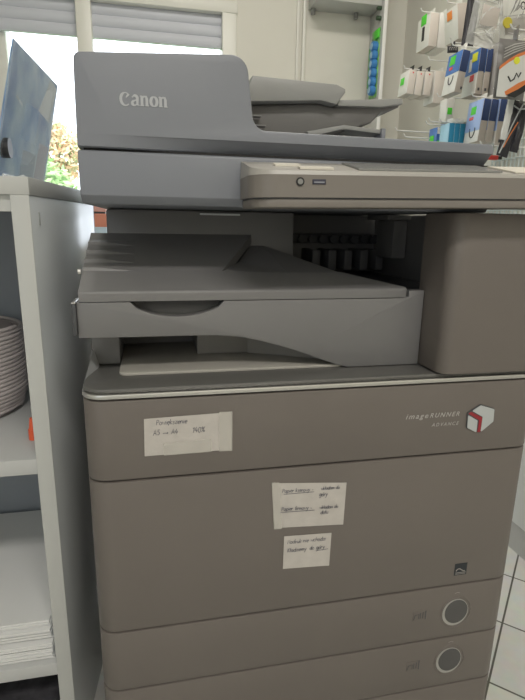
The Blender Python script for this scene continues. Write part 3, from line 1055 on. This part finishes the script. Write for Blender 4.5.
# strip of blue rolls on the divider
st = root('clip_strip', (1.212, 2.10, 1.47), 'hanging strip of blue rolls with green tags on the white divider panel', 'strip')
box('strip_card', 1.2165, 1.2215, 2.06, 2.15, 1.46, 1.775, mat('green_card', (.20, .48, .16), .5, var=.5, scale=35), .001, st)
box('tag', 1.208, 1.2160, 2.056, 2.105, 1.728, 1.768, GREENS, .002, st)
bm = bmesh.new()
bm_prism(bm, [(2.12, 1.50), (2.165, 1.52), (2.158, 1.60), (2.165, 1.70), (2.125, 1.72)], 'X', 1.2085, 1.214, .001)
finish('green_leaf_tag', bm, mat('leaf_green', (.13, .40, .10), .5), st)
for k in range(6):
    z = 1.492 + k * .040
    bm = bmesh.new()
    bm_cyl(bm, (2.082, z), .024, 'X', 1.188, 1.2162, 24)
    bmesh.ops.bevel(bm, geom=[e for e in bm.edges if abs(e.verts[0].co.x - e.verts[1].co.x) < 1e-5], offset=.004, segments=2, affect='EDGES')
    rl = finish('roll', bm, mat('blue_roll', (.06, .25, .58), .3), st)
    bm = bmesh.new()
    bm_cyl(bm, (2.082, z), .014, 'X', 1.1865, 1.1882, 20)
    finish('roll_centre', bm, mat('roll_pale', (.35, .55, .72), .3), rl)
for z in (1.868 - .02, 1.80):
    pass
for z, w in ((1.815, 'lower'), (1.86, 'upper')):
    bm = bmesh.new()
    bm_cyl(bm, (2.07, z), .010, 'X', 1.2, 1.2218, 14)
    tag(finish('clip_hook', bm, mat('green_black', (.05, .09, .05), .5)), w + ' of the two small dark pegs above the strip of blue rolls', 'peg', 'pegs on the divider panel')

# ------------------------------------------------------------------ shop wall: base cabinet, wire grid, hooks
bc = root('base_counter', (1.2, .9, 0), 'white low counter along the right wall under the hanging goods', 'counter')
box('plinth', .992, XR - .002, .10, 1.95, .0, .075, mat('plinth_grey', (.50, .50, .48), .5), 0, bc)
box('counter_body', .990, XR - .002, .10, 1.95, .075, .74, mat('counter_white', (.80, .82, .80), .35), .003, bc)
box('counter_top', .985, XR - .002, .09, 1.96, .74, .77, mat('counter_top_grey', (.55, .60, .59), .4), .003, bc)
gp = root('grid_panel', (XR - .02, 1.1, .80), 'pale wire grid panel fixed to the right wall behind the goods', 'grid panel')
for y0, y1 in ((.45, 1.32),):
    bm = bmesh.new()
    n = int((y1 - y0) / .022)
    for k in range(n + 1):
        y = y0 + (y1 - y0) * k / n
        bm_tube(bm, [(XR - .012, y, .82), (XR - .012, y, 1.24)], .0026, 6)
    for k in range(7):
        z = .83 + k * .062
        bm_tube(bm, [(XR - .0165, y0, z), (XR - .0165, y1, z)], .0024, 6)
    finish('wire_mesh', bm, GRIDW, gp, smooth=60)
for y in (.6, .8, 1.0, 1.2):
    box('wall_clip', XR - .012, XR - .0002, y, y + .02, 1.20, 1.225, GRIDW, .002, gp)

HG = 'wire hooks on the shop wall'


def hook(y, z, xt, label, bent=.012):
    bm = bmesh.new()
    xw = XR - .0195 if (y < 1.32 and z < 1.25) else XR - .001
    bm_tube(bm, [(xw, y, z + .0), (xt + .02, y, z), (xt + .008, y, z + .001), (xt, y, z + bent)], .0024, 8)
    bm_box(bm, xw - .002, xw + .0005, y - .012, y + .012, z - .02, z + .016, .0005)
    return tag(finish('wire_hook', bm, WIRE, None, smooth=60), label, 'hook', HG)


def tilt(cx, cz, ang):
    return Matrix.Translation((cx, 0, cz)) @ Matrix.Rotation(R(ang), 4, 'Y') @ Matrix.Translation((-cx, 0, -cz))


def carton(x0, x1, y0, d, z0, z1, hz, label, group, front=WHITEB, side=WHITEB, split=None, fsplit=None, sticker=None, ang=0, clip=None, extras=(), name='product_box'):
    """hanging retail carton: front panel faces -X, narrow sides face the room; hz = hook height"""
    r = root(name, ((x0 + x1) / 2, y0 + d / 2, z0), label, 'box', group)
    M = tilt((x0 + x1) / 2, hz, ang) if ang else None
    box('carton', x0, x1, y0, y0 + d, z0, z1, side, .0012, r, M=M)
    ym = y0 + d / 2
    # hang tab resting on the wire
    box('hang_tab', x1 - .004, x1 - .0025, ym - .018, ym + .018, z1 - .004, hz + .012, clip or front, .0004, r, M=M)
    box('front_panel', x0 - .0008, x0 + .0002, y0 + .001, y0 + d - .001, z0 + .001, z1 - .001, front, .0002, r, M=M)
    if fsplit:
        zs, m = fsplit
        box('front_colour_block', x0 - .0016, x0 - .0006, y0 + .0005, y0 + d - .0005, zs, z1 - .0005, m, .0002, r, M=M)
    if split:
        zs, m = split
        box('side_colour_block', x0 + .0004, x1 - .0004, y0 - .0008, y0 + .0006, zs, z1 - .0006, m, .0002, r, M=M)
    if sticker:
        m, yy, z, s = sticker
        box('price_sticker', x0 - .0028, x0 - .0017, y0 + yy, y0 + yy + s, z, z + s * .9, m, .0002, r, M=M)
    for (nm, kind, a) in extras:
        if kind == 'front':
            yy0, yy1, z_0, z_1, m = a
            box(nm, x0 - .0024, x0 - .0010, y0 + yy0, y0 + yy1, z_0, z_1, m, .0002, r, M=M)
        elif kind == 'side':
            xx0, xx1, z_0, z_1, m = a
            box(nm, x0 + xx0, x0 + xx1, y0 - .0014, y0 - .0002, z_0, z_1, m, .0002, r, M=M)
        elif kind == 'loop':
            yc, zc, ry, rz, m = a
            tube(nm, [(x0 - .0022, y0 + yc + ry * math.cos(R(t)), zc + rz * math.sin(R(t))) for t in range(170, 371, 20)], .0016, m, r, 6, M=M)
    return r


# far column
hook(1.55, 1.660, 1.165, 'wire hook carrying the two tall white boxes near the ceiling')
hook(1.40, 1.640, 1.190, 'wire hook carrying the white box with the orange sticker')
hook(1.50, 1.474, 1.189, 'empty wire hook between the tall white boxes and the slim cream boxes')
hook(1.54, 1.447, 1.105, 'wire hook carrying the row of slim cream boxes')
hook(1.50, 1.205, 1.070, 'long empty wire hook low on the wall below the cream boxes')
hook(1.365, 1.209, 1.130, 'shorter empty wire hook low on the wall beside the small blue pack')
hook(1.43, 1.170, 1.075, 'lowest empty wire hook just above the copier feeder')
GW = 'white boxes at the top of the shop wall'
carton(1.186, 1.222, 1.50, .10, 1.524, 1.642, 1.660, 'tall white box with green sticker and black slot, frontmost on its top hook', GW, WHITEB, CREAM, sticker=(GREENS, .03, 1.612, .040),
       extras=[('slot_window', 'front', (.040, .058, 1.555, 1.605, BLACKP))])
carton(1.226, 1.272, 1.50, .10, 1.520, 1.645, 1.660, 'plain white box behind the tall box with green sticker', GW, WHITEB, WHITEB)
carton(1.205, 1.245, 1.35, .09, 1.508, 1.624, 1.640, 'white box with orange sticker hanging at the top of the shop wall', GW, WHITEB, BEIGE, sticker=(ORANGES, .035, 1.585, .032), ang=-9)
GCm = 'slim cream boxes on one hook'
carton(1.117, 1.146, 1.50, .08, 1.345, 1.434, 1.447, 'slim cream box with green sticker, frontmost of the cream row', GCm, WHITEB, CREAM, sticker=(GREENS, .036, 1.385, .03), ang=5, clip=BLACKP,
       extras=[('red_dot', 'side', (.013, .018, 1.421, 1.426, REDS))])
carton(1.152, 1.181, 1.50, .08, 1.342, 1.431, 1.447, 'second slim cream box in the cream row', GCm, WHITEB, CREAM, ang=5, clip=BLACKP, extras=[('red_dot', 'side', (.013, .018, 1.418, 1.423, REDS))])
carton(1.188, 1.218, 1.50, .08, 1.344, 1.432, 1.447, 'third slim cream box in the cream row', GCm, WHITEB, CREAM, ang=3, clip=BLACKP, extras=[('red_dot', 'side', (.013, .018, 1.419, 1.424, REDS))])
carton(1.228, 1.276, 1.50, .08, 1.318, 1.438, 1.447, 'larger cream box at the wall end of the cream row', GCm, WHITEB, CREAM, ang=0)

# middle column
GBx = 'blue and white boxes in the middle of the shop wall'
hook(1.19, 1.428, 1.105, 'wire hook carrying the upper blue and white boxes')
hook(1.14, 1.262, 1.170, 'wire hook carrying the lower navy and beige boxes')
hook(1.23, 1.194, 1.110, 'wire hook carrying the teal blue boxes')
lp_ex = [('cable_picture', 'loop', (.042, 1.325, .014, .022, BLACKP)), ('red_mark', 'front', (.045, .065, 1.352, 1.362, REDS))]
carton(1.133, 1.160, 1.15, .085, 1.272, 1.405, 1.428, 'blue and white box with green sticker and cable picture, upper row', GBx, WHITEB, BEIGE, (1.338, NAVY), (1.338, BLUE), (GREENS, .036, 1.368, .032), ang=8, extras=lp_ex + [('dark_mark', 'side', (.018, .024, 1.283, 1.292, DARK))])
carton(1.196, 1.2175, 1.15, .085, 1.274, 1.417, 1.428, 'blue and white box with yellow sticker, upper row', GBx, WHITEB, BEIGE, (1.345, NAVY), (1.342, BLUE), (YELLOWS, .012, 1.380, .03), ang=2,
       extras=[('red_mark', 'front', (.02, .042, 1.318, 1.338, REDS)), ('white_mark', 'front', (.04, .055, 1.352, 1.392, WHITEB)), ('dark_mark', 'side', (.006, .013, 1.284, 1.293, DARK))])
carton(1.2225, 1.2435, 1.15, .085, 1.274, 1.417, 1.428, 'navy and beige box right behind the box with yellow sticker', GBx, WHITEB, BEIGE, (1.345, NAVY), (1.342, BLUE), ang=2, extras=[('dark_mark', 'side', (.006, .013, 1.284, 1.293, DARK))])
lo_ex = [('cable_picture', 'loop', (.04, 1.155, .015, .026, BLACKP)), ('red_mark', 'front', (.045, .068, 1.188, 1.198, REDS))]
carton(1.1975, 1.2235, 1.10, .085, 1.112, 1.249, 1.262, 'light blue fronted box with green sticker, frontmost of the lower navy row', GBx, WHITEB, BEIGE, (1.180, NAVY), (1.150, LBLUE), (GREENS, .036, 1.205, .028), ang=4, extras=lo_ex)
carton(1.2265, 1.2525, 1.10, .085, 1.112, 1.249, 1.262, 'navy and beige box in the middle of the lower navy row', GBx, WHITEB, BEIGE, (1.180, NAVY), (1.150, LBLUE), ang=4)
carton(1.2560, 1.284, 1.095, .085, 1.102, 1.251, 1.262, 'navy and beige box hanging a little lower at the end of the navy row', GBx, WHITEB, BEIGE, (1.180, NAVY), (1.150, LBLUE), ang=2, extras=[('dark_mark', 'side', (.012, .02, 1.112, 1.122, DARK))])
GT = 'teal blue boxes above the copier feeder'
for k, nm in enumerate(['frontmost teal blue box with a pale picture front above the copier feeder', 'second teal blue box of the row above the copier feeder', 'third teal blue box of the row above the copier feeder', 'fourth teal blue box, wall end of the row above the feeder']):
    carton(1.136 + k * .0215, 1.1565 + k * .0215, 1.20, .06, 1.065, 1.186, 1.194, nm, GT, WHITEB, CYAN, None, (1.065, mat('pale_teal_card', (.35, .62, .78), .4)) if k == 0 else None)
hook(1.335, 1.302, 1.150, 'wire hook carrying the small white box with green sticker')
carton(1.176, 1.206, 1.30, .05, 1.210, 1.291, 1.302, 'small white box with green sticker above the teal boxes', 'small boxes', WHITEB, WHITEB, extras=[('side_sticker', 'side', (.004, .022, 1.235, 1.258, GREENS))])
hook(1.4, 1.2275, 1.160, 'wire hook behind the empty hooks carrying the small blue pack')
carton(1.192, 1.235, 1.38, .06, 1.120, 1.205, 1.2275, 'small blue pack with green sticker low beside the teal boxes', 'small boxes', BLUE, BLUE, sticker=(GREENS, .02, 1.15, .03), extras=[('side_sticker', 'side', (.002, .03, 1.128, 1.155, GREENS)), ('white_corner', 'side', (.0, .02, 1.18, 1.203, WHITEB))])


def bag(name, cx, cz, y, w, h, thick, m, label, group, hz, face='Y', card=None, ang=0.0, seed=1, extras=(), cat='pack', yaw_=0.0):
    """hanging flat plastic bag, crumpled pillow shape; hz = hook height"""
    rnd = random.Random(seed)
    r = root(name, (cx, y, cz - h / 2), label, cat, group)
    M = Matrix.Translation((cx, y, cz)) @ Matrix.Rotation(R(yaw_), 4, 'Z') @ Matrix.Rotation(R(ang), 4, 'Y')
    bm = bmesh.new()
    NX, NZ = 10, 14
    sides = []
    for s in (-1, 1):
        g = []
        for j in range(NZ + 1):
            row = []
            for i in range(NX + 1):
                u, v = i / NX * 2 - 1, j / NZ * 2 - 1
                bulge = (1 - abs(u) ** 3) * (1 - abs(v) ** 4)
                edge = 1 if abs(u) < 1 and abs(v) < 1 else 0
                row.append(bm.verts.new((u * w / 2, s * (thick / 2 * bulge + edge * rnd.uniform(0, thick * .45) + .0004), v * h / 2)))
            g.append(row)
        sides.append(g)
        for j in range(NZ):
            for i in range(NX):
                q = (g[j][i], g[j][i + 1], g[j + 1][i + 1], g[j + 1][i])
                bm.faces.new(q if s < 0 else q[::-1])
    a, b = sides
    for i in range(NX):
        bm.faces.new((a[0][i], b[0][i], b[0][i + 1], a[0][i + 1]))
        bm.faces.new((a[NZ][i], a[NZ][i + 1], b[NZ][i + 1], b[NZ][i]))
    for j in range(NZ):
        bm.faces.new((a[j][0], a[j + 1][0], b[j + 1][0], b[j][0]))
        bm.faces.new((a[j][NX], b[j][NX], b[j + 1][NX], a[j + 1][NX]))
    finish('bag', bm, m, r, smooth=50, M=M)
    y0 = -thick / 2 - thick * .47 - .002
    for e in extras:
        kind, nm = e[0], e[1]
        if kind == 'box':
            x0, x1, z0, z1, mm = e[2:]
            box(nm, x0, x1, y0 - .0008, y0 + .0004, z0, z1, mm, .0002, r, M=M)
        elif kind == 'poly':
            prism(nm, e[2], 'Y', y0 - e[3] - .0008, y0 - e[3], e[4], 0, r, M=M)
        elif kind == 'tube':
            tube(nm, [(p[0], y0 - .002 + (p[2] if len(p) > 2 else 0), p[1]) for p in e[2]], e[3], e[4], r, 8, M=M)
        elif kind == 'disc':
            bmm = bmesh.new()
            bm_cyl(bmm, e[2], e[3], 'Y', y0 - .003, y0 + .001, 24)
            finish(nm, bmm, e[4], r, M=M)
        elif kind == 'ink':
            o = ribbons(nm, e[2], e[3], r, y0 - .0011, .0002)
            o.data.transform(M)
    # header strap that sits over the hook wire
    bm = bmesh.new()
    bm_box(bm, -.010, .010, -.0012, .0012, h / 2 - .004, hz - cz + .008, .0003)
    finish('hang_strap', bm, m if m is not BAG else WHITEB, r, M=Matrix.Translation((cx, y, cz)) @ Matrix.Rotation(R(90), 4, 'Z'))
    return r


carton(1.2500, 1.2640, 1.13, .07, 1.262, 1.405, 1.428, 'slim grey box beside the two navy topped boxes of the upper row', GBx, mat('grey_card', (.42, .41, .40), .5), mat('grey_card', (.42, .41, .40), .5))
carton(1.268, 1.284, 1.14, .06, 1.285, 1.40, 1.428, 'slim black box at the wall end of the upper blue row', GBx, BLACKP, BLACKP)

def crease_strokes(w, h, seed, n=9):
    rnd = random.Random(seed)
    out = []
    for k in range(n):
        x, z = rnd.uniform(-w * .42, w * .2), rnd.uniform(-h * .45, h * .4)
        a = rnd.uniform(-.4, 1.2)
        L = rnd.uniform(.25, .5) * min(w, h)
        x2, z2 = x + L * math.cos(a), z + L * math.sin(a)
        x2, z2 = max(-w * .45, min(w * .45, x2)), max(-h * .46, min(h * .46, z2))
        xm, zm = (x + x2) / 2 + rnd.uniform(-.004, .004), (z + z2) / 2 + rnd.uniform(-.004, .004)
        out.append([(x, z, .0008), (xm, zm, rnd.uniform(.0025, .0055)), (x2, z2, .0008)])
    return out


CR1 = mat('crease_glint_paint', (.86, .86, .85), .2)  # glints of crumpled film painted as bright strokes
CR2 = mat('crease_shade_paint', (.33, .32, .31), .3)  # shade in the film folds painted as grey strokes
# near column: clear bags, cable packs
GN = 'plastic packs hanging at the near end of the shop wall'
hook(1.20, 1.612, 1.145, 'wire hook carrying the narrow black pack')
hook(.90, 1.505, 1.020, 'wire hook carrying the clear bags with white labels')
hook(.86, 1.372, 1.090, 'wire hook carrying the cable packs with orange edges')
hook(.93, 1.225, 1.110, 'wire hook carrying the black cable pack and white cables')
hook(1.05, 1.455, 1.120, 'wire hook carrying the small round clear pack')
bag('black_pack', 1.176, 1.512, 1.20, .046, .165, .012, mat('black_film', (.03, .028, .035), .3), 'narrow black pack beside the white box with the orange sticker', GN, 1.612, seed=2, ang=3)
bag('black_pack', 1.155, 1.440, 1.262, .042, .022, .006, mat('black_film', (.03, .028, .035), .3), 'small black strip with pale marks below the white box with orange sticker', GN, 1.455, seed=3, ang=-6,
    extras=[('ink', 'pale_marks', [[(-.017 + .008 * k, -.005, .0014), (-.017 + .008 * k, .004, .0014), (-.013 + .008 * k, .004, .0014)] for k in range(4)], WHITEB)])
hook(1.262, 1.462, 1.14, 'wire hook carrying the small black strip')
bag('clear_bag', 1.034, 1.415, .90, .085, .165, .014, BAG, 'large clear bag with white label and beige card at the top of the shop wall', GN, 1.505, seed=4, ang=8,
    extras=[('ink', 'painted_crease', crease_strokes(.085, .165, 31), CR1), ('ink', 'painted_crease', crease_strokes(.085, .165, 32, 7), CR2), ('box', 'white_label', -.030, .022, .028, .078, WHITEB), ('box', 'beige_card', -.020, .034, -.034, .018, mat('beige_label', (.62, .56, .52), .5)),
            ('box', 'label_picture', -.026, -.004, .040, .066, mat('label_blue_grey', (.45, .52, .55), .5))])
bag('clear_bag', 1.126, 1.420, .905, .088, .120, .012, BAG, 'clear bag with bold black lettering at the top edge of the photo', GN, 1.505, seed=5, ang=-10,
    extras=[('ink', 'painted_crease', crease_strokes(.088, .12, 33, 7), CR1), ('ink', 'painted_crease', crease_strokes(.088, .12, 34, 10), CR2), ('box', 'white_label', -.040, .040, .0, .055, WHITEB),
            ('ink', 'black_lettering', [S(arc(.024, .020, .007, .010, 0, 360, 16), [.003, .003]), [(-.02, .040, .003), (-.02, .053, .003)], [(-.006, .038, .003), (-.006, .053, .003)], [(.008, .040, .003), (.018, .040, .003), (.018, .053, .003)]], BLACKP),
            ('box', 'grey_card', -.036, .030, -.048, -.008, mat('grey_label', (.40, .38, .36), .5))])
bag('clear_bag', 1.172, 1.420, 1.05, .045, .060, .008, BAG, 'small clear pack with a round bulge above the navy boxes', GN, 1.455, seed=6,
    extras=[('disc', 'round_insert', (0, -.008), .017, clear_mat('clear_insert', (.75, .74, .70), .6, .2))])
yt = root('yellow_tag', (1.098, .885, 1.345), 'round yellow tag in front of the clear bags', 'tag', 'small tags')
bm = bmesh.new()
bm_cyl(bm, (1.092, 1.392), .014, 'Y', .874, .878, 24)
finish('disc', bm, mat('yellow_tag', (.62, .52, .05), .5), yt)
box('tag_strip', 1.0915, 1.0925, .8785, .8795, 1.392, 1.51, WHITEB, .0002, yt)

WC = mat('white_card_glossy', (.74, .74, .72), .25)
OR = mat('orange_edge', (.75, .22, .06), .4)
GRY = mat('grey_film', (.20, .19, .185), .3, bump=.8, bscale=60)


def cable_pack(cx, cz, y, w, h, label, seed, ang, hz):
    arcp = [(-.50, .010), (-.41, .06), (-.23, .145), (.03, .24), (.36, .325), (.50, .35)]
    A = [(u * w, v * h) for u, v in arcp]
    edge = A + [(u * w, (v - .055) * h) for u, v in arcp[::-1]]
    card = [(u * w, (v - .03) * h) for u, v in arcp] + [(w * .5, -h * .30), (w * .2, -h * .38), (-w * .2, -h * .49), (-w * .5, -h * .49)]
    low = [(-w * .25, -h * .40), (w * .15, -h * .24), (w * .40, -h * .17), (w * .42, -h * .24), (w * .18, -h * .34), (-w * .2, -h * .46)]
    blk = [(-w * .2, -h * .46), (w * .18, -h * .34), (w * .42, -h * .24), (w * .44, -h * .36), (w * .1, -h * .49)]
    return bag('cable_pack', cx, cz, y, w, h, .012, GRY, label, GN, hz, seed=seed, ang=ang, extras=[
        ('ink', 'painted_crease', [[(-w * .4, h * (.16 + .05 * k), .002), (-w * .1, h * (.26 + .045 * k), .0035), (w * .3, h * (.36 + .03 * k), .0015)] for k in range(4)], mat('painted_crease', (.55, .54, .52), .3)),  # pale strokes paint the sheen of the folded film
        ('poly', 'white_card', card, .0008, WC), ('poly', 'orange_edge', edge, .0016, OR), ('poly', 'orange_stripe', low, .0016, OR), ('poly', 'black_corner', blk, .0016, BLACKP),
        ('disc', 'yellow_sticker', (.002, h * .13), .0095, YELLOWS),
        ('tube', 'black_cable', [(-w * .2, -h * .14), (-w * .1, -h * .22), (0, -h * .18), (w * .06, -h * .08), (w * .14, -h * .14), (w * .2, -h * .06)], .0022, BLACKP)])


cable_pack(1.112, 1.268, .86, .100, .155, 'grey and white cable pack with orange edge and yellow sticker', 11, 0, 1.372)
cable_pack(1.205, 1.262, .875, .085, .150, 'second orange edged cable pack cut by the right edge of the photo', 12, 0, 1.372)
bag('black_cable_pack', 1.182, 1.125, .93, .040, .165, .012, mat('black_film', (.03, .028, .035), .3), 'tall black cable pack with crossed white cables', GN, 1.225, seed=13, ang=12,
    extras=[('tube', 'white_cable', [(.012, .08), (.0, .04), (-.008, 0), (-.016, -.05), (-.022, -.08)], .0022, WHITEP), ('tube', 'white_cable', [(-.02, .06), (.0, .055), (.02, .062)], .0022, WHITEP),
            ('tube', 'orange_cable', [(.010, .02), (-.004, -.02), (-.014, -.06)], .0018, OR)])
bag('white_cable_pack', 1.158, 1.150, .915, .022, .12, .008, WC, 'slim white cable pack beside the navy boxes', GN, 1.225, seed=14, ang=6)
bag('black_cable_pack', 1.225, 1.13, .945, .03, .14, .012, mat('black_film', (.03, .028, .035), .3), 'short black cable pack behind the one with crossed white cables', GN, 1.225, seed=15, ang=8)
hook(1.0, 1.085, 1.13, 'low wire hook carrying the red plug')
rp = root('red_plug', (1.18, 1.0, 1.03), 'red cable plug with grey strap hanging above the copier panel', 'plug', 'small tags')
box('plug_body', 1.160, 1.200, .992, 1.006, 1.042, 1.056, mat('red_plug', (.60, .05, .04), .4), .003, rp)
box('plug_tip', 1.200, 1.214, .994, 1.004, 1.044, 1.054, BLACKP, .001, rp)
box('plug_strap', 1.176, 1.180, .996, 1.004, 1.056, 1.092, mat('strap_grey', (.35, .38, .38), .5), .0005, rp)
